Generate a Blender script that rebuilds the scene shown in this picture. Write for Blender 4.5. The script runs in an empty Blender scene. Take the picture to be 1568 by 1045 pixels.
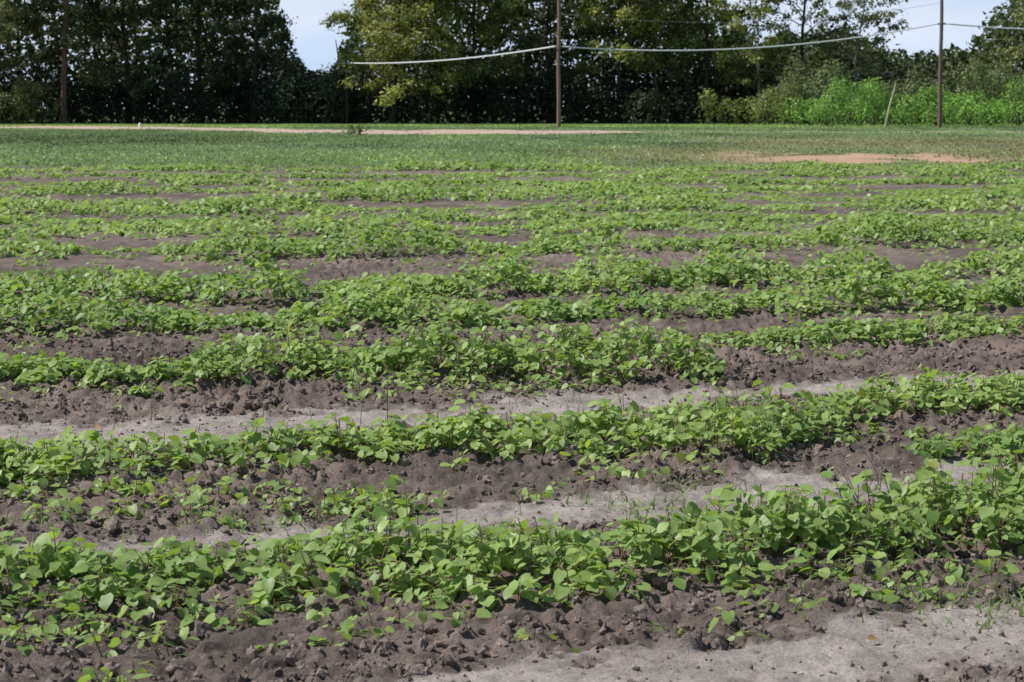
import bpy, math, numpy as np
from mathutils import Vector
R = np.random.default_rng(7)
scene = bpy.context.scene

# ------------------------------------------------------------------ helpers
_tabs = {}
def vnoise(x, y, seed=0):
    if seed not in _tabs:
        _tabs[seed] = np.random.default_rng(seed+100).random((256, 256))
    t = _tabs[seed]
    x = np.asarray(x, float)+1000.37; y = np.asarray(y, float)+1000.71
    xi = np.floor(x).astype(int); yi = np.floor(y).astype(int)
    fx = x-xi; fy = y-yi
    fx = fx*fx*(3-2*fx); fy = fy*fy*(3-2*fy)
    a = t[xi & 255, yi & 255]; b = t[(xi+1) & 255, yi & 255]
    c = t[xi & 255, (yi+1) & 255]; d = t[(xi+1) & 255, (yi+1) & 255]
    return (a*(1-fx)+b*fx)*(1-fy)+(c*(1-fx)+d*fx)*fy

def sstep(a, b, x):
    t = np.clip((x-a)/(b-a), 0, 1); return t*t*(3-2*t)

def nrm(v):
    return v/np.maximum(np.linalg.norm(v, axis=-1, keepdims=True), 1e-9)

class MB:
    def __init__(s): s.V=[]; s.Q=[]; s.T=[]; s.C=[]; s.n=0; s.mq=[]; s.mt=[]
    def add(s, V, F, C, m=0):
        V = np.asarray(V, float).reshape(-1, 3); F = np.asarray(F, int)
        C = np.asarray(C, float)
        if C.ndim == 1: C = np.tile(C, (len(V), 1))
        s.V.append(V); s.C.append(C)
        if F.shape[1] == 4: s.Q.append(F+s.n); s.mq.append(np.full(len(F), m))
        else: s.T.append(F+s.n); s.mt.append(np.full(len(F), m))
        s.n += len(V)
    def build(s, name, mats, smooth=True):
        V = np.concatenate(s.V); C = np.concatenate(s.C)
        Q = np.concatenate(s.Q) if s.Q else np.zeros((0, 4), int)
        T = np.concatenate(s.T) if s.T else np.zeros((0, 3), int)
        mi = np.concatenate(s.mq+s.mt)
        me = bpy.data.meshes.new(name)
        me.vertices.add(len(V)); me.vertices.foreach_set('co', V.astype(np.float32).ravel())
        me.loops.add(Q.size+T.size)
        me.loops.foreach_set('vertex_index', np.concatenate([Q.ravel(), T.ravel()]).astype(np.int32))
        me.polygons.add(len(Q)+len(T))
        st = np.concatenate([np.arange(len(Q))*4, Q.size+np.arange(len(T))*3]).astype(np.int32)
        me.polygons.foreach_set('loop_start', st)
        me.polygons.foreach_set('material_index', mi.astype(np.int32))
        me.polygons.foreach_set('use_smooth', np.full(len(mi), smooth))
        a = me.attributes.new('Col', 'FLOAT_COLOR', 'POINT')
        a.data.foreach_set('color', np.concatenate([C, np.ones((len(C), 1))], 1).astype(np.float32).ravel())
        me.update(calc_edges=True)
        for m in mats: me.materials.append(m)
        ob = bpy.data.objects.new(name, me); scene.collection.objects.link(ob)
        return ob

def tube(mb, P, rad, col, m=0, sides=6):
    P = np.asarray(P, float); n = len(P)
    rad = np.broadcast_to(np.asarray(rad, float), (n,))
    T = nrm(np.gradient(P, axis=0))
    ref = np.array([0.31, 0.95, 0.05]) if abs(T[:, 2]).mean() > .6 else np.array([0, 0, 1.0])
    A = nrm(np.cross(T, ref)); B = np.cross(T, A)
    th = np.arange(sides)/sides*2*np.pi
    V = P[:, None]+rad[:, None, None]*(A[:, None]*np.cos(th)[None, :, None]+B[:, None]*np.sin(th)[None, :, None])
    i = np.arange(n-1)[:, None]*sides; j = np.arange(sides)[None]; k = (j+1) % sides
    F = np.stack([i+j, i+k, i+sides+k, i+sides+j], -1).reshape(-1, 4)
    mb.add(V, F, col, m)
    for e in (0, n-1):
        cap = np.concatenate([V[e], P[e][None]])
        f = np.stack([np.arange(sides), (np.arange(sides)+1) % sides, np.full(sides, sides)], -1)
        if e == 0: f = f[:, ::-1]
        mb.add(cap, f, col, m)

def sticks(mb, A, B, r, col, m):
    """thin three-sided prisms A->B"""
    n = len(A)
    if n == 0: return
    d = nrm(B-A); ref = np.tile([0.3, 0.9, 0.2], (n, 1)); x = nrm(np.cross(d, ref)); y = np.cross(d, x)
    V = []
    for k in range(3):
        a = k*2.0944
        off = (x*math.cos(a)+y*math.sin(a))
        V += [A+off*r, B+off*r*.6]
    V = np.stack(V, 1)
    f = np.array([[0, 2, 3, 1], [2, 4, 5, 3], [4, 0, 1, 5]])
    F = (np.arange(n)[:, None, None]*6+f[None]).reshape(-1, 4)
    mb.add(V, F, np.repeat(col, 6, 0), m)

# ------------------------------------------------------------------ materials
def mat_new(name):
    m = bpy.data.materials.new(name); m.use_nodes = True
    nt = m.node_tree; nt.nodes.clear()
    return m, nt
def leaf_material(name, transl, rough, spec, vscale, vamt):
    m, nt = mat_new(name); N = nt.nodes; L = nt.links
    out = N.new('ShaderNodeOutputMaterial'); at = N.new('ShaderNodeAttribute'); at.attribute_name = 'Col'
    geo = N.new('ShaderNodeNewGeometry')
    noi = N.new('ShaderNodeTexNoise'); noi.inputs['Scale'].default_value = vscale; noi.inputs['Detail'].default_value = 1
    L.new(geo.outputs['Position'], noi.inputs['Vector'])
    mr = N.new('ShaderNodeMapRange'); mr.inputs['From Min'].default_value = .3; mr.inputs['From Max'].default_value = .7
    mr.inputs['To Min'].default_value = 1-vamt; mr.inputs['To Max'].default_value = 1+vamt
    L.new(noi.outputs['Fac'], mr.inputs['Value'])
    mul = N.new('ShaderNodeVectorMath'); mul.operation = 'SCALE'
    L.new(at.outputs['Color'], mul.inputs[0]); L.new(mr.outputs['Result'], mul.inputs['Scale'])
    p = N.new('ShaderNodeBsdfPrincipled'); p.inputs['Roughness'].default_value = rough
    p.inputs['Specular IOR Level'].default_value = spec
    L.new(mul.outputs[0], p.inputs['Base Color'])
    tr = N.new('ShaderNodeBsdfTranslucent')
    tm = N.new('ShaderNodeVectorMath'); tm.operation = 'MULTIPLY'; tm.inputs[1].default_value = (1.35, 1.4, .6)
    L.new(mul.outputs[0], tm.inputs[0]); L.new(tm.outputs[0], tr.inputs['Color'])
    mx = N.new('ShaderNodeMixShader'); mx.inputs[0].default_value = transl
    L.new(p.outputs[0], mx.inputs[1]); L.new(tr.outputs[0], mx.inputs[2]); L.new(mx.outputs[0], out.inputs['Surface'])
    return m
def col_material(name, rough, nscale, namt, stretch=(1, 1, 1), bump=0.0):
    m, nt = mat_new(name); N = nt.nodes; L = nt.links
    out = N.new('ShaderNodeOutputMaterial'); at = N.new('ShaderNodeAttribute'); at.attribute_name = 'Col'
    geo = N.new('ShaderNodeNewGeometry'); mp = N.new('ShaderNodeMapping'); mp.inputs['Scale'].default_value = stretch
    L.new(geo.outputs['Position'], mp.inputs['Vector'])
    noi = N.new('ShaderNodeTexNoise'); noi.inputs['Scale'].default_value = nscale; noi.inputs['Detail'].default_value = 4
    L.new(mp.outputs[0], noi.inputs['Vector'])
    mr = N.new('ShaderNodeMapRange'); mr.inputs['From Min'].default_value = .3; mr.inputs['From Max'].default_value = .7
    mr.inputs['To Min'].default_value = 1-namt; mr.inputs['To Max'].default_value = 1+namt
    L.new(noi.outputs['Fac'], mr.inputs['Value'])
    mul = N.new('ShaderNodeVectorMath'); mul.operation = 'SCALE'
    L.new(at.outputs['Color'], mul.inputs[0]); L.new(mr.outputs['Result'], mul.inputs['Scale'])
    p = N.new('ShaderNodeBsdfPrincipled'); p.inputs['Roughness'].default_value = rough
    p.inputs['Specular IOR Level'].default_value = .25
    L.new(mul.outputs[0], p.inputs['Base Color'])
    if bump:
        b = N.new('ShaderNodeBump'); b.inputs['Strength'].default_value = bump; b.inputs['Distance'].default_value = .01
        L.new(noi.outputs['Fac'], b.inputs['Height']); L.new(b.outputs[0], p.inputs['Normal'])
    L.new(p.outputs[0], out.inputs['Surface'])
    return m
M_leaf = leaf_material('crop_leaf', .40, .47, .38, 35, .12)
M_stem = col_material('crop_stem', .5, 60, .2)
M_grass = leaf_material('grass_blade', .3, .5, .3, 3, .15)
M_tree = leaf_material('tree_foliage', .3, .55, .3, .8, .25)
M_bark = col_material('bark', .9, 3, .35, (2, 2, .4), .5)
M_clod = col_material('soil_clod', .95, 70, .25, (1, 1, 1), .6)
M_straw = col_material('straw', .7, 30, .2)
M_wood = col_material('weathered_wood', .85, 4, .25, (3, 3, .3), .3)
M_cable = col_material('cable_sheath', .45, 5, .05)

# ------------------------------------------------------------------ crop rows: X, Y, halfwidth, height
ROWS = [
 [(-3.4,7.2,.28,.16),(-2.6,7.4,.28,.16),(-1.67,7.6,.36,.18),(-1.06,7.75,.34,.14),(-.41,7.9,.32,.16),(.04,7.8,.38,.20),(.49,7.95,.34,.19),(.97,8.15,.36,.20),(1.5,8.5,.42,.26),(1.95,8.65,.44,.28),(2.8,9.1,.36,.24),(3.6,9.4,.3,.2)],
 [(-4,9.5,.27,.13),(-3,9.8,.27,.13),(-2.19,10.0,.33,.14),(-1.4,10.35,.32,.14),(-.55,10.65,.30,.15),(.05,10.8,.34,.17),(.67,11.0,.38,.22),(1.15,10.95,.48,.26),(1.5,11.6,.32,.18),(1.9,12.08,.34,.17),(2.71,12.47,.36,.18),(3.6,12.8,.3,.16),(4.5,13.1,.3,.14)],
 [(1.75,10.55,.16,.07),(2.2,10.7,.28,.13),(3.1,11.0,.30,.14),(4,11.3,.26,.13)],
 [(-5,13.5,.3,.13),(-4,13.6,.32,.14),(-3,13.7,.38,.13),(-2.2,13.5,.36,.11),(-1.7,13.75,.38,.18),(-1.37,13.85,.46,.28),(-1.05,13.9,.36,.13),(-.71,13.85,.40,.18),(-.25,13.8,.46,.29),(.0,13.9,.36,.17),(.35,14.0,.42,.23),(.85,14.0,.48,.34),(1.05,13.85,.42,.25),(1.2,13.8,.2,.07)],
 [(1.3,15.7,.2,.08),(2.0,15.9,.34,.14),(2.8,16.2,.34,.11),(3.6,16.5,.36,.15),(5,16.9,.36,.14)],
 [(-5.5,16.7,.5,.22),(-3.67,16.7,.6,.26),(-2.73,16.7,.6,.28),(-2.15,16.7,.40,.09),(-1.59,17.0,.40,.10),(-1.03,17.1,.6,.25),(-.4,17.2,.46,.16),(.32,17.5,.40,.10),(1.09,18.1,.45,.16),(1.88,18.4,.46,.16),(2.4,18.5,.55,.28),(2.9,18.7,.55,.30),(4.15,19.0,.5,.23),(6,19.3,.5,.2)],
 [(-6,20.3,.5,.2),(-4.37,20.0,.5,.18),(-3.1,19.5,.6,.25),(-2.5,19.3,.5,.2),(-2.1,19.2,.68,.43),(-1.8,19.4,.5,.28),(-1.58,19.8,.4,.10),(-1.03,20.0,.5,.19),(-.5,20.0,.45,.14),(-.13,20.0,.7,.41),(.3,20.2,.42,.13),(.94,20.3,.65,.33),(1.35,20.6,.4,.10),(2.15,21.1,.65,.34),(2.6,21.3,.5,.2),(3.1,21.5,.65,.33),(3.65,21.9,.22,.04),(4.33,22.3,.65,.31),(6,23,.6,.27)],
 [(-8,26.2,.9,.21),(-5.65,25.5,.9,.28),(-4.2,25.3,.5,.06),(-3.0,25.0,.9,.33),(-2.1,25.1,.65,.16),(-1.3,25.2,.95,.33),(0,25.6,.6,.12),(1.0,25.9,.85,.28),(1.8,26.2,.65,.16),(3,26.6,.65,.14),(4,27.2,.9,.33),(6.2,28.0,.8,.22),(9,29,.8,.22)],
]
for k, d0 in enumerate([29.8, 32.4, 36.0, 39.6, 43.6, 48, 53, 58.5]):
    xs = np.linspace(-.33*d0-3, .33*d0+3, 25)
    r = []
    for x in xs:
        yy = d0+.09*x+1.2*(vnoise(x*.25, k*7.3, 3)-.5)
        q = vnoise(x*.65, k*5.7, 5)
        r.append((x, yy, (.3+1.05*vnoise(x*.5, k*3.1, 4))*(1+.015*(d0-30)), .01+.23*q))
    ROWS.append(r)
ROWS = [np.array(r) for r in ROWS]
SAND = [np.array(r) for r in [
 [(-4,6.0,.15),(-.6,6.2,.2),(.0,6.55,.3),(1.2,6.9,.4),(2,7.25,.5),(4,8.0,.5)],
 [(-4,7.9,.12),(-1.3,8.6,.24),(-.75,8.85,.30),(0,9.2,.36),(.85,9.65,.45),(1.75,10.1,.45),(4,11.0,.25)],
 [(-6,11.0,.4),(-2.5,11.45,.6),(-1.6,11.65,.6),(-.6,12.2,.5),(.4,12.75,.4),(1.2,13.2,.25),(2.2,13.7,.3),(3.5,14.1,.35),(6,14.8,.3)],
 [(-.4,18.4,.1),(.0,18.6,.35),(.7,18.9,.35),(1.0,19.2,.1)],
]]

def rowdist(r, X, Y):
    d = np.abs(Y-np.interp(X, r[:, 0], r[:, 1]))*.96
    ex = np.maximum(np.maximum(r[0, 0]-X, X-r[-1, 0]), 0)
    return np.sqrt(d*d+ex*ex)
def sandmask(X, Y):
    m = np.zeros_like(X)
    wob = 1.0*(vnoise(X*2.3, Y*2.3, 11)-.5)+.8*(vnoise(X*7, Y*7, 12)-.5)+.6*(vnoise(X*19, Y*19, 16)-.5)
    for s in SAND:
        d = rowdist(s, X, Y); w = np.interp(X, s[:, 0], s[:, 2])
        m = np.maximum(m, 1-sstep(.6, 1.2, d/w+wob))
    return m
def height(X, Y, sand=None):
    X = np.asarray(X, float); Y = np.asarray(Y, float)
    if sand is None: sand = sandmask(X, Y)
    z = .04*(vnoise(X*.6, Y*.6, 1)-.5)+.03*(vnoise(X*3, Y*3, 2)-.5)
    rz = np.zeros_like(z)
    for r in ROWS:
        w = np.interp(X, r[:, 0], r[:, 2])
        rz = np.maximum(rz, .05*np.exp(-(rowdist(r, X, Y)/(w*1.4))**2))
    z += rz
    fade = np.clip(1-(Y-20)/20, 0, 1)*(Y > 3)
    cl = (1-.88*sand)*fade*(.5+.9*vnoise(X*1.7, Y*1.7, 6))
    wx = X+.05*vnoise(X*12, Y*12, 13)+.02*vnoise(X*35, Y*35, 18); wy = Y+.05*vnoise(X*12, Y*12, 14)+.02*vnoise(X*35, Y*35, 19)
    l0 = sstep(.45, .85, vnoise(wx*6.5, wy*6.5, 17))
    l1 = sstep(.45, .70, vnoise(wx*15, wy*15, 7)); l2 = sstep(.42, .68, vnoise(wx*29, wy*29, 8)); b3 = vnoise(X*55, Y*55, 9)
    z += cl*(.020*l0+.026*l1*(.6+.4*b3)+.022*l2+.012*b3-.029)
    z += sand*fade*(.006*vnoise(X*25, Y*25, 10)+.010*vnoise(X*6, Y*6, 15)+.006*l2)
    z -= sand*.015
    return z

# far-field zones
def pathmask(X, Y):
    yc = np.interp(X, [-60, -45, -25, -12, 3, 9], [188, 186, 176, 152, 150, 150])
    w = np.interp(X, [-60, -25, 3, 9], [13, 11, 12, 2])
    return 1-sstep(.6, 1.2, np.abs(Y-yc)/w+.8*(vnoise(X*.3, Y*.1, 21)-.5)+.5*(vnoise(X*1.1, Y*.3, 25)-.5))
def strawmask(X, Y):
    return (1-sstep(.5, 1.15, np.abs(Y-74)/6+1.8*(vnoise(X*.9, Y*.4, 22)-.5)+.8*(vnoise(X*3, Y*1.5, 24)-.5)))*sstep(5, 9, X)*(1-sstep(13, 17, X))
def brownmask(X, Y):
    return .8*sstep(-1, 12, X+16*(vnoise(X*.12, Y*.05, 23)-.5))*sstep(62, 72, Y)*(1-sstep(110, 140, Y))

# ------------------------------------------------------------------ ground (one sheet)
xs = list(np.arange(0, 2.6, .014)); s = .014
while xs[-1] < 700: s *= 1.035; xs.append(xs[-1]+s)
xs = np.array(xs); xs = np.concatenate([-xs[::-1][:-1], xs])
ys = [-300, -100, -30, -10, 0, 2.5, 4, 5, 5.7]
while ys[-1] < 1600: ys.append(ys[-1]+.0135*(max(ys[-1], 6)/7)**1.65)
ys = np.array(ys)
GX, GY = np.meshgrid(xs, ys, indexing='xy')
S = sandmask(GX, GY); GZ = height(GX, GY, S)
ny, nx = GX.shape
V = np.stack([GX, GY, GZ], -1).reshape(-1, 3)
ii = (np.arange(ny-1)[:, None]*nx+np.arange(nx-1)[None]).reshape(-1)
F = np.stack([ii, ii+1, ii+nx+1, ii+nx], -1)
soil = np.array([.185, .142, .121]); sandc = np.array([.46, .395, .355]); pathc = np.array([.50, .37, .30])
strawc = np.array([.48, .32, .20]); grassc = np.array([.11, .17, .06]); brownc = np.array([.20, .17, .09])
def mix(a, b, t): return a*(1-t[..., None])+b*t[..., None]
C = np.broadcast_to(soil, GX.shape+(3,))*(.7+.6*vnoise(GX*1.3, GY*1.3, 31))[..., None]*(.75+.5*vnoise(GX*9, GY*9, 33))[..., None]
C = mix(C, sandc, S*(.55+.45*vnoise(GX*4, GY*4, 32)))
far = sstep(60, 68, GY)
C = mix(C, grassc, far); C = mix(C, brownc, brownmask(GX, GY))
C = mix(C, pathc, pathmask(GX, GY)); C = mix(C, strawc, strawmask(GX, GY))
mg, nt = mat_new('field_soil'); N = nt.nodes; L = nt.links
out = N.new('ShaderNodeOutputMaterial'); at = N.new('ShaderNodeAttribute'); at.attribute_name = 'Col'
geo = N.new('ShaderNodeNewGeometry')
n1 = N.new('ShaderNodeTexNoise'); n1.inputs['Scale'].default_value = 75; n1.inputs['Detail'].default_value = 5; n1.inputs['Roughness'].default_value = .75
n2 = N.new('ShaderNodeTexNoise'); n2.inputs['Scale'].default_value = 7; n2.inputs['Detail'].default_value = 4
for n in (n1, n2): L.new(geo.outputs['Position'], n.inputs['Vector'])
ma = N.new('ShaderNodeMapRange'); ma.inputs['From Min'].default_value = .3; ma.inputs['From Max'].default_value = .7; ma.inputs['To Min'].default_value = .6; ma.inputs['To Max'].default_value = 1.38
mb_ = N.new('ShaderNodeMapRange'); mb_.inputs['From Min'].default_value = .3; mb_.inputs['From Max'].default_value = .7; mb_.inputs['To Min'].default_value = .8; mb_.inputs['To Max'].default_value = 1.2
L.new(n1.outputs['Fac'], ma.inputs['Value']); L.new(n2.outputs['Fac'], mb_.inputs['Value'])
mm = N.new('ShaderNodeMath'); mm.operation = 'MULTIPLY'; L.new(ma.outputs[0], mm.inputs[0]); L.new(mb_.outputs[0], mm.inputs[1])
sc = N.new('ShaderNodeVectorMath'); sc.operation = 'SCALE'; L.new(at.outputs['Color'], sc.inputs[0]); L.new(mm.outputs[0], sc.inputs['Scale'])
p = N.new('ShaderNodeBsdfPrincipled'); p.inputs['Roughness'].default_value = .9; p.inputs['Specular IOR Level'].default_value = .2
bp = N.new('ShaderNodeBump'); bp.inputs['Strength'].default_value = 1.0; bp.inputs['Distance'].default_value = .014
L.new(n1.outputs['Fac'], bp.inputs['Height']); L.new(bp.outputs[0], p.inputs['Normal'])
L.new(sc.outputs[0], p.inputs['Base Color']); L.new(p.outputs[0], out.inputs['Surface'])
g = MB(); g.add(V, F, C.reshape(-1, 3)); g.build('field_ground', [mg])
del V, F, C, GX, GY, GZ, S

# ------------------------------------------------------------------ leaves
LV_hi = np.array([(0,0,0),(0,.33,0),(0,.68,0),(0,1.04,0),(.28,-.07,0),(.48,.22,0),(.43,.61,0),(.2,.89,0),(-.28,-.07,0),(-.48,.22,0),(-.43,.61,0),(-.2,.89,0)], float)
LF_hi = np.array([(0,4,5,1),(1,5,6,2),(2,6,7,3),(0,1,9,8),(1,2,10,9),(2,3,11,10)])
LV_lo = np.array([(0,-.04,0),(.47,.18,0),(.39,.75,0),(0,1.04,0),(-.39,.75,0),(-.47,.18,0)], float)
LF_lo = np.array([(0,1,2,3),(0,3,4,5)])
def leaves(mb, P, az, droop, size, col, hi=True, m=0, wid=1.0):
    n = len(P)
    if n == 0: return
    T, Fc = (LV_hi, LF_hi) if hi else (LV_lo, LF_lo)
    y = np.stack([np.cos(az)*np.cos(droop), np.sin(az)*np.cos(droop), -np.sin(droop)], -1)
    x = nrm(np.cross(y, np.tile([-.12, -.12, 1.0], (n, 1)))+R.normal(0, .28, (n, 3)))
    x = nrm(x-y*(x*y).sum(-1, keepdims=True)); z = np.cross(x, y)
    fold = R.uniform(.0, .3, n); curl = R.uniform(.0, .35, n)
    lx = T[None, :, 0]*(wid*R.uniform(.75, 1.05, (n, 1))); ly = T[None, :, 1]*np.ones((n, 1))
    lz = fold[:, None]*np.abs(lx)-curl[:, None]*ly**2*.6
    if hi: lz = lz+R.normal(0, .022, lz.shape)
    s_ = size[:, None, None]
    Vv = P[:, None]+s_*(lx[..., None]*x[:, None]+ly[..., None]*y[:, None]+lz[..., None]*z[:, None])
    k = len(T)
    Ff = (np.arange(n)[:, None, None]*k+Fc[None]).reshape(-1, 4)
    mb.add(Vv, Ff, np.repeat(col, k, 0), m)

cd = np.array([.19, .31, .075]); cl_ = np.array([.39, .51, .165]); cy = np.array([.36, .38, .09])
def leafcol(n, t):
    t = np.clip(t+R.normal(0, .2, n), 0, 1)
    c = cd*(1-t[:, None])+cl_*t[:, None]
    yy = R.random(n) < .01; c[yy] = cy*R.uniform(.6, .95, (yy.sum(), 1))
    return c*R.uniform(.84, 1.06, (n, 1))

def plants(mb, PX, PY, H, nleaf, lsize, tone, hi, spread=1.0):
    n = len(PX)
    if n == 0: return
    Z = height(PX, PY)
    base = np.stack([PX, PY, Z-.01], -1)
    lean = R.normal(0, .22, (n, 2))
    top = base+np.stack([lean[:, 0]*H, lean[:, 1]*H, H], -1)
    if hi: sticks(mb, base, top, .003, np.array([.24, .15, .09])*R.uniform(.6, 1.3, (n, 1)), 1)
    idx = np.repeat(np.arange(n), nleaf); m = len(idx)
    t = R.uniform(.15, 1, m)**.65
    az = np.where(R.random(m) < .3, R.normal(-1.9, .7, m), R.uniform(0, 2*np.pi, m))
    rr = (R.uniform(.01, .055, m)+.03*(1-t))*spread
    node = base[idx]+(top-base)[idx]*(t*.85)[:, None]
    P = base[idx]+(top-base)[idx]*t[:, None]+np.stack([np.cos(az)*rr, np.sin(az)*rr, R.normal(0, .008, m)], -1)
    if hi: sticks(mb, node, P, .0013, np.array([.22, .26, .09])*np.ones((m, 1)), 1)
    droop = R.normal(.28, .32, m)+.2*(1-t)
    size = lsize*R.uniform(.45, 1.3, m)
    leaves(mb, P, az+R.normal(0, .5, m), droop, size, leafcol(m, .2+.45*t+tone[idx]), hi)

def row_plants(mb, r, dens, nleaf, lsize, hi, spread=1.0, even=0.0):
    x0, x1 = r[0, 0], r[-1, 0]
    wmax = r[:, 2].max()
    n = int((x1-x0)*2*wmax*dens)
    X = R.uniform(x0, x1, n); v = R.uniform(-1.4, 1.4, n)
    w = np.interp(X, r[:, 0], r[:, 2]); h = np.interp(X, r[:, 0], r[:, 3])
    Y = np.interp(X, r[:, 0], r[:, 1])+v*w
    f = 3.1/max(wmax*2.2, 1)
    cl = vnoise(X*f, Y*f, 41); c2 = vnoise(X*f*3, Y*f*3, 45)
    cl = cl*(1-even)+.55*even
    hh = h*(1-.5*np.minimum(v*v, 1.4))*(.35+.9*cl+.35*c2)*R.uniform(.7, 1.12, n)
    keep = (R.random(n) < np.clip(1.35-1.0*np.abs(v)**2.2, .06, 1))*(R.random(n) < w/wmax+.05)*(R.random(n) < .1*even+2.0*cl*(.5+.7*c2))
    keep = keep & (hh > .018)
    X, Y, hh, v = X[keep], Y[keep], hh[keep], v[keep]
    tone = .6*(vnoise(X*1.1, Y*1.1, 42)-.5)
    plants(mb, X, Y, hh, nleaf, lsize, tone, hi, spread)

for k, r in enumerate(ROWS):
    d = r[:, 1].mean(); mb = MB()
    if k < 3: row_plants(mb, r, 215, 10, .046, True, even=.6)
    elif k < 5: row_plants(mb, r, 200, 10, .048, True, even=.3)
    elif k < 7: row_plants(mb, r, 160, 9, .055, False, 1.1)
    elif k < 8: row_plants(mb, r, 92, 8, .065, False, 1.4)
    else: row_plants(mb, r, 48*(30/d)**.5, 7, .080*(d/35)**.35, False, 1.9)
    if k < 8:
        ns = int((r[-1, 0]-r[0, 0])*(26 if k < 5 else 12))
        X = R.uniform(r[0, 0], r[-1, 0], ns); w = np.interp(X, r[:, 0], r[:, 2])
        Y = np.interp(X, r[:, 0], r[:, 1])-np.abs(R.normal(0, .7, ns))*w-w*.8
        kk = (vnoise(X*1.7, Y*1.7, 43) > .45) & (R.random(ns) > sandmask(X, Y)*.9)
        plants(mb, X[kk], Y[kk], R.uniform(.02, .08, kk.sum()), 5, .040, np.zeros(kk.sum()), k < 5)
    mb.build('cowpea_crop_row', [M_leaf, M_stem])

mb = MB()
X = np.concatenate([R.uniform(-2.6, -.3, 120), R.uniform(-2.2, -1.0, 30), R.uniform(-1, .4, 40), R.uniform(-1.2, 1.2, 26), R.uniform(1.1, 2.4, 60), R.normal(.1, .03, 3), R.normal(-1.12, .07, 8), R.uniform(-.9, -.1, 16), R.uniform(.1, .9, 14)])
Y = np.concatenate([R.uniform(9.0, 9.8, 120), R.uniform(6.8, 7.2, 30), R.uniform(12.8, 13.5, 40), R.uniform(6.9, 7.5, 26), R.uniform(7.35, 8.0, 60), R.normal(9.5, .05, 3), R.normal(6.45, .05, 8), R.uniform(9.2, 9.7, 16), R.uniform(10.0, 10.6, 14)])
ok = (sandmask(X, Y) < .6) & (R.random(len(X)) < .8)
X, Y = X[ok], Y[ok]
plants(mb, X, Y, R.uniform(.02, .10, len(X)), 6, .042, np.full(len(X), .1), True, 1.1)
mb.build('cowpea_seedlings', [M_leaf, M_stem])
mb = MB(); n = 2200
Y = R.uniform(17.5, 60, n); X = R.uniform(-1, 1, n)*(.24*Y+2)
kk = vnoise(X*.6, Y*.6, 44) > .48; X, Y = X[kk], Y[kk]
plants(mb, X, Y, R.uniform(.02, .06, len(X)), 6, .055, np.full(len(X), -.05), False, 1.6)
mb.build('sparse_field_seedlings', [M_leaf, M_stem])

# ------------------------------------------------------------------ grass weeds
def blades(mb, P, H, wdt, lean, col, seg=3):
    n = len(P); az = R.uniform(0, 2*np.pi, n); wa = R.uniform(0, np.pi, n)
    dx = np.stack([np.cos(az), np.sin(az), 0*az], -1); wv = np.stack([np.cos(wa), np.sin(wa), 0*wa], -1)
    Vs = []
    for s_ in range(seg+1):
        t = s_/seg
        c = P+dx*(lean*H*t*t)[:, None]+np.array([0, 0, 1.])*(H*(t-.25*lean*t*t))[:, None]
        w = (wdt*(1-.9*t))[:, None]*.5
        Vs += [c-wv*w, c+wv*w]
    Vv = np.stack(Vs, 1); k = 2*(seg+1)
    f = np.array([(2*i, 2*i+1, 2*i+3, 2*i+2) for i in range(seg)])
    mb.add(Vv, (np.arange(n)[:, None, None]*k+f[None]).reshape(-1, 4), np.repeat(col, k, 0))
mb = MB()
cx = np.concatenate([R.uniform(-3, 3, 34), R.uniform(-2.4, .2, 26), R.uniform(-2.6, .7, 24), R.uniform(.8, 2.3, 8)])
cyy = np.concatenate([R.uniform(7.5, 16, 34), R.uniform(8.7, 10.2, 26), R.uniform(11.8, 13.5, 24), R.uniform(8.9, 10.5, 8)])
rep = R.integers(1, 5, len(cx)); X = np.repeat(cx, rep)+R.normal(0, .05, rep.sum()); Y = np.repeat(cyy, rep)+R.normal(0, .08, rep.sum())
P = np.stack([X, Y, height(X, Y)-.01], -1); n = len(P)
blades(mb, P, .07+.28*R.random(n)**1.6, R.uniform(.003, .007, n), R.uniform(0, .8, n), np.array([.13, .19, .08])*R.uniform(.6, 1.5, (n, 1)), 4)
mb.build('nutsedge_weeds', [M_grass])
mb = MB()
tufts = [(.5, 9.45, .3, 70), (1.5, 7.45, .6, 220), (1.9, 7.65, .5, 180), (-1.9, 9.0, .4, 90), (-1.0, 9.0, .3, 60), (.75, 9.85, .25, 40), (-4.2, 22.6, .9, 700), (1.2, 9.0, .15, 40), (-.7, 11.3, .4, 60), (-2, 8.4, .5, 80)]
for (tx, ty, tr, tn) in tufts:
    X = R.normal(tx, tr*.5, tn); Y = R.normal(ty, tr*.35, tn)
    P = np.stack([X, Y, height(X, Y)-.005], -1)
    blades(mb, P, R.uniform(.02, .09, tn), R.uniform(.006, .013, tn), R.uniform(.3, 1.5, tn), np.array([.18, .27, .09])*R.uniform(.7, 1.4, (tn, 1)), 3)
mb.build('weed_grass_tufts', [M_grass])

# far grass
mb = MB(); n = 160000
Y = 60+R.random(n)**.8*142; X = R.uniform(-1, 1, n)*(.25*Y+6)
bm = brownmask(X, Y); pm = pathmask(X, Y); sm = strawmask(X, Y)
keep = (R.random(n) > bm*.4) & (R.random(n) > pm*.97) & (R.random(n) > sm*.99)
X, Y, bm = X[keep], Y[keep], bm[keep]; n = len(X)
g1 = np.array([.23, .30, .17]); g2 = np.array([.35, .47, .15]); g3 = np.array([.34, .31, .16])
tt = np.clip(sstep(105, 70, Y)*.8+1.0*(vnoise(X*.15, Y*.05, 51)-.5)+sstep(178, 188, Y)*.9, 0, 1)
c = g1*(1-tt[:, None])+g2*tt[:, None]; c = c*(1-.6*bm[:, None])+g3*.6*bm[:, None]
dk = sstep(95, 108, Y)*(1-sstep(125, 140, Y))*sstep(-8, -16, X)
c = c*(1-.55*dk[:, None])
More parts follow.
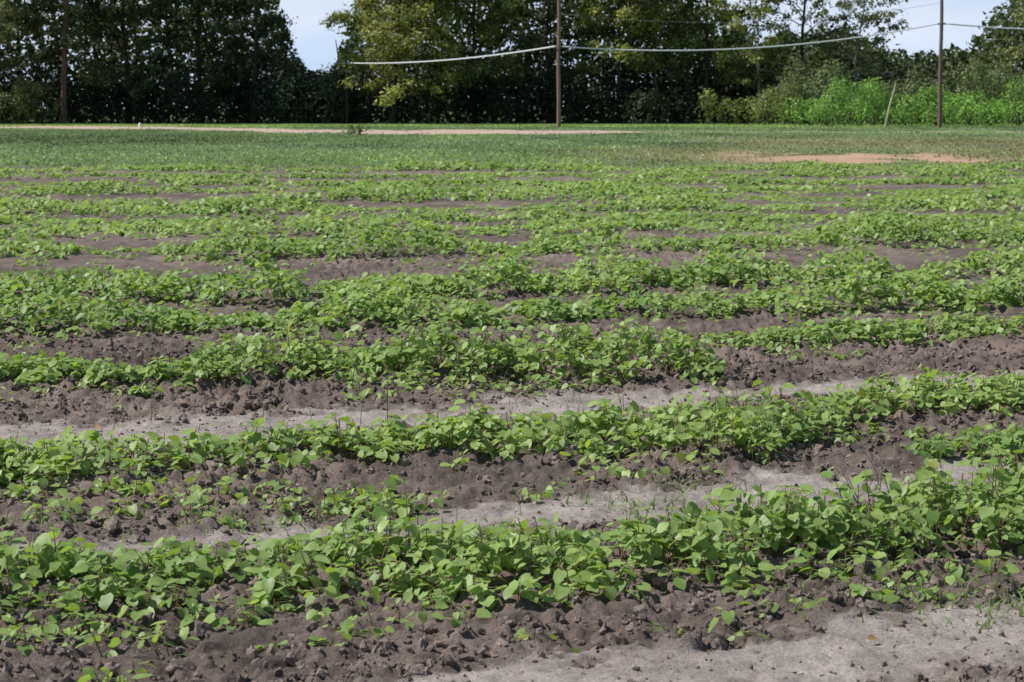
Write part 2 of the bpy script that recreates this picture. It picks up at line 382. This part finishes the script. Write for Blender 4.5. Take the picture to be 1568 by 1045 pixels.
c = c*(.6+.8*vnoise(X*.4, Y*.12, 52))[:, None]
P = np.stack([X, Y, height(X, Y)-.01], -1)
blades(mb, P, R.uniform(.03, .11, n)*(1+.9*sstep(180, 188, Y)), R.uniform(.05, .12, n), R.uniform(.2, 1.1, n), c*R.uniform(.75, 1.3, (n, 1)), 2)
mb.build('distant_field_grass', [M_grass])

# ------------------------------------------------------------------ clods and straw
t_ = (1+5**.5)/2
ico = nrm(np.array([(-1,t_,0),(1,t_,0),(-1,-t_,0),(1,-t_,0),(0,-1,t_),(0,1,t_),(0,-1,-t_),(0,1,-t_),(t_,0,-1),(t_,0,1),(-t_,0,-1),(-t_,0,1)], float))
icf = [(0,11,5),(0,5,1),(0,1,7),(0,7,10),(0,10,11),(1,5,9),(5,11,4),(11,10,2),(10,7,6),(7,1,8),(3,9,4),(3,4,2),(3,2,6),(3,6,8),(3,8,9),(4,9,5),(2,4,11),(6,2,10),(8,6,7),(9,8,1)]
def subdiv(Vv, Ff):
    Vv = list(map(tuple, Vv)); cache = {}; o = []
    def mid(a, b):
        k = (min(a, b), max(a, b))
        if k not in cache:
            v = (np.array(Vv[a])+np.array(Vv[b])); v /= np.linalg.norm(v); Vv.append(tuple(v)); cache[k] = len(Vv)-1
        return cache[k]
    for a, b, c in Ff:
        ab, bc, ca = mid(a, b), mid(b, c), mid(c, a); o += [(a, ab, ca), (b, bc, ab), (c, ca, bc), (ab, bc, ca)]
    return np.array(Vv), np.array(o)
sV, sF = subdiv(ico, icf)
mb = MB()
n = 52000
Y = 5.8+R.random(n)**1.2*11; X = R.uniform(-1, 1, n)*(.24*Y+.6)
sm = sandmask(X, Y)
keep = (R.random(n) > sm*.82) & (R.random(n) < .15+1.0*vnoise(X*2.2, Y*2.2, 61)*vnoise(X*9, Y*9, 62)*2)
X, Y, sm = X[keep], Y[keep], sm[keep]; n = len(X)
sz = .003+.018*R.random(n)**3.0*(1-.65*sm)+.002*(Y > 11)
Vc = sV[None]*(1+R.normal(0, .22, (n, len(sV), 1)))
A = nrm(R.normal(0, 1, (n, 3))); Bv = nrm(np.cross(A, R.normal(0, 1, (n, 3)))); Cv = np.cross(A, Bv)
scl = R.uniform(.45, 1.5, (n, 3))
Vc = (Vc[..., 0:1]*A[:, None]*scl[:, None, 0:1]+Vc[..., 1:2]*Bv[:, None]*scl[:, None, 1:2]+Vc[..., 2:3]*Cv[:, None]*scl[:, None, 2:3])*sz[:, None, None]
Z = height(X, Y)+sz*.15
Vc += np.stack([X, Y, Z], -1)[:, None]
cc = soil*R.uniform(.7, 1.4, (n, 1))
mb.add(Vc, (np.arange(n)[:, None, None]*len(sV)+sF[None]).reshape(-1, 3), np.repeat(cc, len(sV), 0))
mb.build('soil_clods', [M_clod], smooth=False)
mb = MB(); n = 1300
Y = R.uniform(6, 16, n); X = R.uniform(-1, 1, n)*(.24*Y+.5)
P = np.stack([X, Y, height(X, Y)+.008], -1); a = R.uniform(0, np.pi, n); ln = R.uniform(.008, .045, n)
D = np.stack([np.cos(a), np.sin(a), R.normal(0, .25, n)], -1)*ln[:, None]
sticks(mb, P-D*.5, P+D*.5, .0014, np.array([.44, .36, .26])*R.uniform(.3, 1.2, (n, 1)), 0)
mb.build('straw_debris', [M_straw])
mb = MB()
fl = np.array([(.33, 9.9), (-2.1, 11.85), (-.7, 9.9), (1.1, 7.0), (-.5, 7.1)])
P = np.stack([fl[:, 0], fl[:, 1], height(fl[:, 0], fl[:, 1])+.02], -1)
leaves(mb, P, R.uniform(0, 6, 5), np.zeros(5), np.full(5, .035), np.array([(.5, .45, .08), (.5, .22, .08), (.35, .25, .1), (.35, .25, .12), (.4, .3, .2)]), True)
mb.build('fallen_dry_leaves', [M_leaf])

# ------------------------------------------------------------------ trees
def lq(mb, P, Nn, size, col, m=0):
    n = len(P)
    Nn = nrm(Nn); t = nrm(np.cross(Nn, R.normal(0, 1, (n, 3)))); b = np.cross(Nn, t)
    s_ = size[:, None]
    Vv = np.stack([P-t*s_*.5, P+b*s_*.3+Nn*s_*.08, P+t*s_*.5, P-b*s_*.3+Nn*s_*.08], 1)
    mb.add(Vv, np.arange(n*4).reshape(n, 4), np.repeat(col, 4, 0), m)

def make_tree(name, x, y, H, cb, Rr, col, nlimb=30, per=45, lsz=.34, bark=(.06, .045, .035), gap=0.0, tm=.55, tr=1.0, wb=1.0):
    mb = MB(); bark = np.array(bark); col = np.array(col)
    nt_ = 9; t = np.linspace(0, 1, nt_)
    wob = np.cumsum(R.normal(0, .012*H*wb, (nt_, 2)), 0)*.6; wob[0] = 0
    TP = np.stack([x+wob[:, 0], y+wob[:, 1], t*H], -1)
    r0 = (.012*H+.04)*tr
    tr_ = r0*(1-.88*t); tr_[0] *= 1.35
    tube(mb, TP, tr_, bark, 1, 8)
    cents = []
    for i in range(nlimb):
        ts = cb/H+(1-cb/H)*((i+R.random())/nlimb)*.96
        p0 = np.array([np.interp(ts, t, TP[:, j]) for j in range(3)])
        u = (ts-cb/H)/(1-cb/H)
        prof = math.sqrt(max(.06, 1-((u-(tm-.2))/(.85 if u > tm-.2 else .9))**2))
        ln = Rr*prof*R.uniform(.6, 1.12); az = i*2.4+R.normal(0, .4); el = R.uniform(.1, .6)+.6*u
        if u < .15: el = R.uniform(-.25, .3)
        d = np.array([math.cos(az)*math.cos(el), math.sin(az)*math.cos(el), math.sin(el)])
        q = np.linspace(0, 1, 5)[:, None]
        pts = p0+d*ln*q+np.cumsum(R.normal(0, .05*ln, (5, 3)), 0)*q+np.array([0, 0, -.12*ln])*q**2
        rb = r0*(1-.8*ts)*.38
        tube(mb, pts, np.linspace(rb, .02, 5), bark, 1, 5)
        for f in (.45, .62, .8, 1.0):
            c = np.array([np.interp(f, q[:, 0], pts[:, j]) for j in range(3)])
            if f < 1:
                a2 = az+R.choice([-1, 1])*R.uniform(.5, 1.2); l2 = ln*(1.1-f)*R.uniform(.5, .9)+.5
                e = c+np.array([math.cos(a2), math.sin(a2), R.uniform(-.1, .6)])*l2
                tube(mb, np.array([c, (c+e)/2+R.normal(0, .1, 3), e]), np.array([rb*.45, rb*.3, .015]), bark, 1, 4)
                cents.append(e); cents.append((c+e)/2)
            cents.append(c)
    cents = np.array(cents); cents = cents[R.random(len(cents)) > gap]
    cents = cents[cents[:, 2] > .6]
    k = len(cents); cr = R.uniform(.35, 1.05, k)*(Rr/5)**.4; tone = R.uniform(.5, 1.6, k)
    idx = np.repeat(np.arange(k), R.integers(int(per*.6), int(per*1.4), k)); n = len(idx)
    off = R.normal(0, .5, (n, 3))*np.array([1, 1, .7])*cr[idx, None]
    P = cents[idx]+off
    c = col*tone[idx, None]*R.uniform(.7, 1.35, (n, 1)); c[:, 0] *= R.uniform(.85, 1.25, n)
    lq(mb, P, off+np.array([0, 0, .35])+R.normal(0, .35, (n, 3)), lsz*R.uniform(.6, 1.25, n), c, 0)
    return mb.build(name, [M_tree, M_bark], smooth=False)

def shrub(name, lumps, col, lsz, dens, up=.2, tone_rng=(.7, 1.35)):
    mb = MB(); col = np.array(col)
    for (x, y, z, a, b, c_) in lumps:
        nsub = 7
        ctr = nrm(R.normal(0, 1, (nsub, 3))); ctr[:, 2] = np.abs(ctr[:, 2])
        subs = np.vstack([[0, 0, 0, 1], np.hstack([ctr*.72, R.uniform(.3, .55, (nsub, 1))])])
        for s_ in subs:
            n = int(dens*(a*b+a*c_+b*c_)*s_[3]**2*1.4)
            dirs = nrm(R.normal(0, 1, (n, 3))); rad = s_[3]*(1-.3*R.random(n)**2+.06*R.normal(0, 1, n))
            P = np.array([x, y, z])+(s_[:3]+dirs*rad[:, None])*np.array([a, b, c_])
            ok = P[:, 2] > 0.02; P, dirs = P[ok], dirs[ok]; n = len(P)
            cc = col*R.uniform(*tone_rng)*R.uniform(.7, 1.35, (n, 1))
            lq(mb, P, dirs+np.array([0, 0, up])+R.normal(0, .45, (n, 3)), lsz*R.uniform(.6, 1.3, n), cc, 0)
        for q in range(4):
            e = np.array([x, y, z])+nrm(R.normal(0, 1, (1, 3)))[0]*np.array([a, b, c_])*.7; e[2] = abs(e[2])+.3
            tube(mb, np.array([[x, y, 0], [(x+e[0])/2, (y+e[1])/2, e[2]*.6], e]), np.array([.05, .035, .015]), (.07, .05, .04), 1, 4)
    return mb.build(name, [M_tree, M_bark], smooth=False)

G_dark = (.070, .096, .038); G_mid = (.125, .16, .05); G_yel = (.25, .275, .075); G_pine = (.058, .08, .042); G_ol = (.18, .20, .095)
make_tree('oak_tree', -57, 226, 20, 2.0, 6.0, G_mid, 34)
make_tree('oak_tree', -48.5, 222, 19, 1.2, 6.0, G_ol, 38, 52)
make_tree('pine_tree', -42.0, 221, 22, 6.5, 4.4, G_dark, 30, 42, bark=(.16, .09, .07), wb=.5)
make_tree('oak_tree', -36.5, 225, 20, 3.0, 5.6, G_dark, 38, 56)
make_tree('oak_tree', -30, 227, 21, 3.0, 5.8, G_dark, 38, 56)
make_tree('pine_tree', -24.6, 224, 19, 4.5, 4.0, G_pine, 28, 46, gap=.08)
make_tree('maple_tree', -11.3, 223, 18, 2.5, 6.7, G_yel, 44, 60)
make_tree('oak_tree', -3.5, 226, 20, 3.5, 5.8, G_mid, 38, 56)
make_tree('oak_tree', 3.6, 228, 20, 4.0, 5.6, G_dark, 36, 54)
make_tree('maple_tree', 10.2, 225, 17, 5.5, 5.2, G_yel, 34, 44, gap=.1)
make_tree('birch_tree', 14.6, 227, 16, 5.0, 4.0, G_ol, 30, 44, bark=(.20, .18, .15), gap=.14, tr=.5, wb=2.2)
make_tree('oak_tree', 18.5, 227, 19, 4.0, 5.4, G_mid, 36, 44, gap=.15)
make_tree('birch_tree', 23.2, 224, 17, 5.0, 4.2, G_yel, 28, 30, bark=(.3, .27, .24), gap=.34, tr=.55, wb=2)
make_tree('oak_tree', 27.8, 226, 18, 4.0, 4.8, G_mid, 32, 30, gap=.34)
make_tree('birch_tree', 32.4, 225, 16, 4.0, 3.9, G_ol, 28, 28, bark=(.3, .27, .24), gap=.34, tr=.6, wb=2)
make_tree('oak_tree', 51, 224, 17, 3.0, 5.4, G_ol, 36, 44, gap=.1)
make_tree('oak_tree', 59, 227, 19, 3.0, 5.6, G_mid, 34, 44)

def backmass(name, zones, ylo, yhi, col, n, lsz):
    mb = MB(); x0 = zones[0][0]; x1 = zones[-1][0]
    zx = [z[0] for z in zones]; zh = [z[1] for z in zones]
    X = R.uniform(x0, x1, n); Y = R.uniform(ylo, yhi, n)
    top = np.interp(X, zx, zh)*(.8+.4*vnoise(X*.45, Y*.2, 71))
    Z = R.random(n)**.85*top
    cln = vnoise(X*.9+Y*.3, Z*.9, 72)
    k = (R.random(n) < .35+1.2*cln) | (Z < 3.2)
    X, Y, Z, cln = X[k], Y[k], Z[k], cln[k]; n = len(X)
    c = np.array(col)*(.6+.8*cln)[:, None]*R.uniform(.7, 1.3, (n, 1))
    lq(mb, np.stack([X, Y, Z], -1), R.normal(0, .6, (n, 3))+np.array([0, -.2, .5]), lsz*R.uniform(.6, 1.3, n), c)
    for x in np.arange(x0+1, x1, 2.3):
        h = np.interp(x, zx, zh)*.85; xx = x+R.normal(0, .7); yy = R.uniform(ylo, yhi)
        tube(mb, np.array([[xx, yy, 0], [xx+R.normal(0, .3), yy, h*.5], [xx+R.normal(0, .5), yy, h]]), np.array([.2, .14, .04]), (.06, .05, .04), 1, 6)
    return mb.build(name, [M_tree, M_bark], smooth=False)
backmass('distant_forest', [(-75, 19), (-26, 19), (-22.8, 7), (-21, 5), (-18.5, 5), (-17, 8), (-14, 18), (10, 18), (16, 13), (22, 9), (34, 8.5), (37.5, 7.5), (40, 6.5), (48, 7.5), (51, 13), (75, 18)], 233, 256, G_dark, 88000, .75)
backmass('shade_toned_understory', [(-75, 7), (-25, 6.5), (-20, 5), (-12, 7), (20, 6), (30, 5), (75, 5)], 229, 236, (.026, .036, .02), 40000, .5)  # leaf fill behind the trunks; near-black colour paints in the forest-floor shade

def lumps_line(x0, x1, y, h, w, step, jy=1.2):
    out_ = []; x = x0
    while x < x1:
        hh = h*R.uniform(.7, 1.2); out_.append((x, y+R.normal(0, jy), hh*.42, w*R.uniform(.7, 1.3), w*R.uniform(.6, 1), hh*.58)); x += step*R.uniform(.6, 1.3)
    return out_
shrub('hedge_undergrowth', lumps_line(-62, -43, 218.5, 3.6, 1.8, 2.2), (.14, .165, .06), .3, 26)
shrub('shade_toned_undergrowth', lumps_line(-43, 17, 223.5, 4.2, 2.0, 2.1), (.028, .040, .02), .32, 22)  # shade beneath the crowns is put into this near-black leaf colour
shrub('gap_shrub', [(-20.5, 222, 2.2, 2.4, 2, 3.0), (-17.6, 222, 2.0, 2.0, 2, 3.3), (-22.6, 223, 1.8, 1.8, 1.8, 2.7)], (.06, .085, .05), .3, 26)
shrub('yellow_green_shrub', lumps_line(17.5, 24.5, 208, 3.3, 1.4, 1.9), (.23, .27, .08), .24, 34, tone_rng=(.5, 1.3))
shrub('olive_shrub', lumps_line(26, 56, 213, 5.3, 2.1, 2.0), (.20, .24, .12), .27, 28, tone_rng=(.5, 1.3))
shrub('olive_shrub', lumps_line(23, 34, 209, 3.7, 1.6, 1.6), (.13, .165, .08), .26, 28)
shrub('kudzu_bush', lumps_line(24.4, 54, 192, 3.3, 1.9, 2.9, .8), (.24, .40, .09), .22, 42, tone_rng=(.65, 1.2))
shrub('kudzu_bush', lumps_line(25, 54, 188.5, 1.9, 1.3, 2.6, .6), (.26, .43, .10), .2, 42, tone_rng=(.65, 1.2))
shrub('low_weed_clump', [(-8.6, 133, .1, .9, .5, .55)], (.10, .15, .065), .15, 60)

# ------------------------------------------------------------------ utility poles, cables, leaning post
def utility_pole(x, y, h, r, col, hard_z, arm=True):
    mb = MB(); z = np.linspace(-.2, h, 12)
    P = np.stack([x+.02*np.sin(z), np.full(12, y), z], -1)
    tube(mb, P, r*(1.15-.35*z/h), col, 0, 14)
    if arm:
        tube(mb, np.array([[x-1.2, y-.18, h-.7], [x, y-.18, h-.7], [x+1.2, y-.18, h-.7]]), .07, np.array(col)*.9, 0, 4)
        for dx in (-1.1, -.45, .45, 1.1):
            tube(mb, np.array([[x+dx, y-.18, h-.64], [x+dx, y-.18, h-.55], [x+dx, y-.18, h-.5], [x+dx, y-.18, h-.38]]), np.array([.03, .07, .05, .06]), (.35, .33, .3), 1, 10)
        for s_ in (-1, 1):
            tube(mb, np.array([[x, y-.16, h-1.4], [x+s_*.35, y-.16, h-1.05], [x+s_*.7, y-.18, h-.74]]), .025, (.2, .2, .2), 1, 5)
    tube(mb, np.array([[x-.32, y, hard_z], [x, y-.02, hard_z+.02], [x+.32, y, hard_z]]), .07, (.25, .25, .25), 1, 8)
    tube(mb, np.array([[x+.0, y-r-.05, hard_z-.9], [x, y-r-.05, hard_z-.5]]), .09, (.12, .12, .12), 1, 8)
    return mb.build('utility_pole', [M_wood, M_cable])
utility_pole(3.55, 180, 12.5, .135, (.27, .16, .13), 6.15)
utility_pole(32.6, 180, 12.5, .145, (.19, .12, .11), 7.85)
utility_pole(-15.5, 221.5, 6.4, .11, (.06, .045, .035), 5.6, arm=False)
def cable(name, A, B, sag, r, col, n=40):
    t = np.linspace(0, 1, n); A = np.array(A, float); B = np.array(B, float)
    P = A+(B-A)*t[:, None]; P[:, 2] -= 4*sag*t*(1-t)
    mb = MB(); tube(mb, P, r, col, 0, 6); return mb.build(name, [M_cable])
cw = (.76, .77, .80)
cable('telephone_cable', (3.85, 179.85, 6.15), (32.3, 179.85, 7.85), .98, .055, cw)
cable('telephone_cable', (3.25, 179.85, 6.15), (-15.4, 221.3, 5.65), .42, .06, cw)
cable('telephone_cable', (32.9, 179.85, 7.85), (62, 181, 9.2), 1.0, .055, cw)
for dx in (-1.1, .45, 1.1):
    cable('power_line', (3.55+dx, 179.8, 12.14), (32.6+dx, 179.8, 12.14), 1.0, .018, (.2, .2, .2))
    cable('power_line', (32.6+dx, 179.8, 12.14), (62+dx, 181, 12.4), 1.0, .018, (.2, .2, .2))
cable('neutral_wire', (3.7, 179.8, 8.6), (32.4, 179.8, 9.4), 1.0, .012, (.25, .25, .27))
mb = MB()
tube(mb, np.array([[28.5, 180.5, -.1], [28.85, 180.5, 1.6], [29.3, 180.6, 3.3]]), np.array([.085, .075, .07]), (.48, .43, .30), 0, 10)
tube(mb, np.array([[29.3, 180.6, 3.28], [29.33, 180.6, 3.38]]), np.array([.09, .05]), (.3, .28, .2), 0, 10)
mb.build('leaning_post', [M_wood])
mb = MB()
tube(mb, np.array([[-29, 184, 0], [-29, 184, .25], [-29, 184, .35]]), np.array([.12, .12, .05]), (.8, .8, .8), 0, 10)
mb.build('white_marker_stake', [M_cable])

# ------------------------------------------------------------------ light, sky, camera
el = math.radians(52); sv = Vector((-.92, .06, 0)).normalized()
sdir = Vector((sv.x*math.cos(el), sv.y*math.cos(el), math.sin(el)))
sun = bpy.data.lights.new('sun', 'SUN'); sun.energy = 5.0; sun.angle = math.radians(.53); sun.color = (1, .975, .92)
so = bpy.data.objects.new('sun', sun); so.rotation_euler = (-sdir).to_track_quat('-Z', 'Y').to_euler(); scene.collection.objects.link(so)
w = bpy.data.worlds.new('World'); scene.world = w; w.use_nodes = True
nt = w.node_tree; nt.nodes.clear(); N = nt.nodes; L = nt.links
sky = N.new('ShaderNodeTexSky'); sky.sky_type = 'NISHITA'; sky.sun_disc = False
sky.sun_elevation = el; sky.sun_rotation = math.atan2(sdir.x, sdir.y); sky.dust_density = .3; sky.air_density = 1.0; sky.ozone_density = 1.5
tc = N.new('ShaderNodeTexCoord')
# pale summer haze low in the sky, thinning with height, with faint thin cloud
sep = N.new('ShaderNodeSeparateXYZ'); L.new(tc.outputs['Generated'], sep.inputs[0])
mr = N.new('ShaderNodeMapRange'); mr.inputs['From Min'].default_value = .03; mr.inputs['From Max'].default_value = .20
mr.inputs['To Min'].default_value = .95; mr.inputs['To Max'].default_value = .0; L.new(sep.outputs['Z'], mr.inputs['Value'])
cn = N.new('ShaderNodeTexNoise'); cn.inputs['Scale'].default_value = 9; cn.inputs['Detail'].default_value = 5
cm = N.new('ShaderNodeMapping'); cm.inputs['Scale'].default_value = (1, 1, 3.5); L.new(tc.outputs['Generated'], cm.inputs['Vector']); L.new(cm.outputs[0], cn.inputs['Vector'])
cr_ = N.new('ShaderNodeMapRange'); cr_.inputs['From Min'].default_value = .35; cr_.inputs['From Max'].default_value = .65
L.new(cn.outputs['Fac'], cr_.inputs['Value'])
hz = N.new('ShaderNodeMix'); hz.data_type = 'RGBA'; hz.inputs[6].default_value = (6.6, 8.2, 11.2, 1); hz.inputs[7].default_value = (8.8, 9.8, 11.4, 1)
L.new(cr_.outputs[0], hz.inputs[0])
mx = N.new('ShaderNodeMix'); mx.data_type = 'RGBA'; L.new(mr.outputs[0], mx.inputs[0]); L.new(sky.outputs[0], mx.inputs[6]); L.new(hz.outputs[2], mx.inputs[7])
bg = N.new('ShaderNodeBackground'); bg.inputs['Strength'].default_value = .088
wo = N.new('ShaderNodeOutputWorld')
L.new(mx.outputs[2], bg.inputs['Color']); L.new(bg.outputs[0], wo.inputs['Surface'])
cam = bpy.data.cameras.new('camera'); cam.lens = 82.65; cam.sensor_width = 36; cam.clip_start = .1; cam.clip_end = 4000
cam.dof.use_dof = True; cam.dof.focus_distance = 11.5; cam.dof.aperture_fstop = 11
co = bpy.data.objects.new('camera', cam); co.location = (0, 0, 1.62); co.rotation_euler = (math.radians(90-5.7), 0, 0)
scene.collection.objects.link(co); scene.camera = co
scene.view_settings.view_transform = 'Standard'; scene.view_settings.look = 'None'; scene.view_settings.exposure = 0
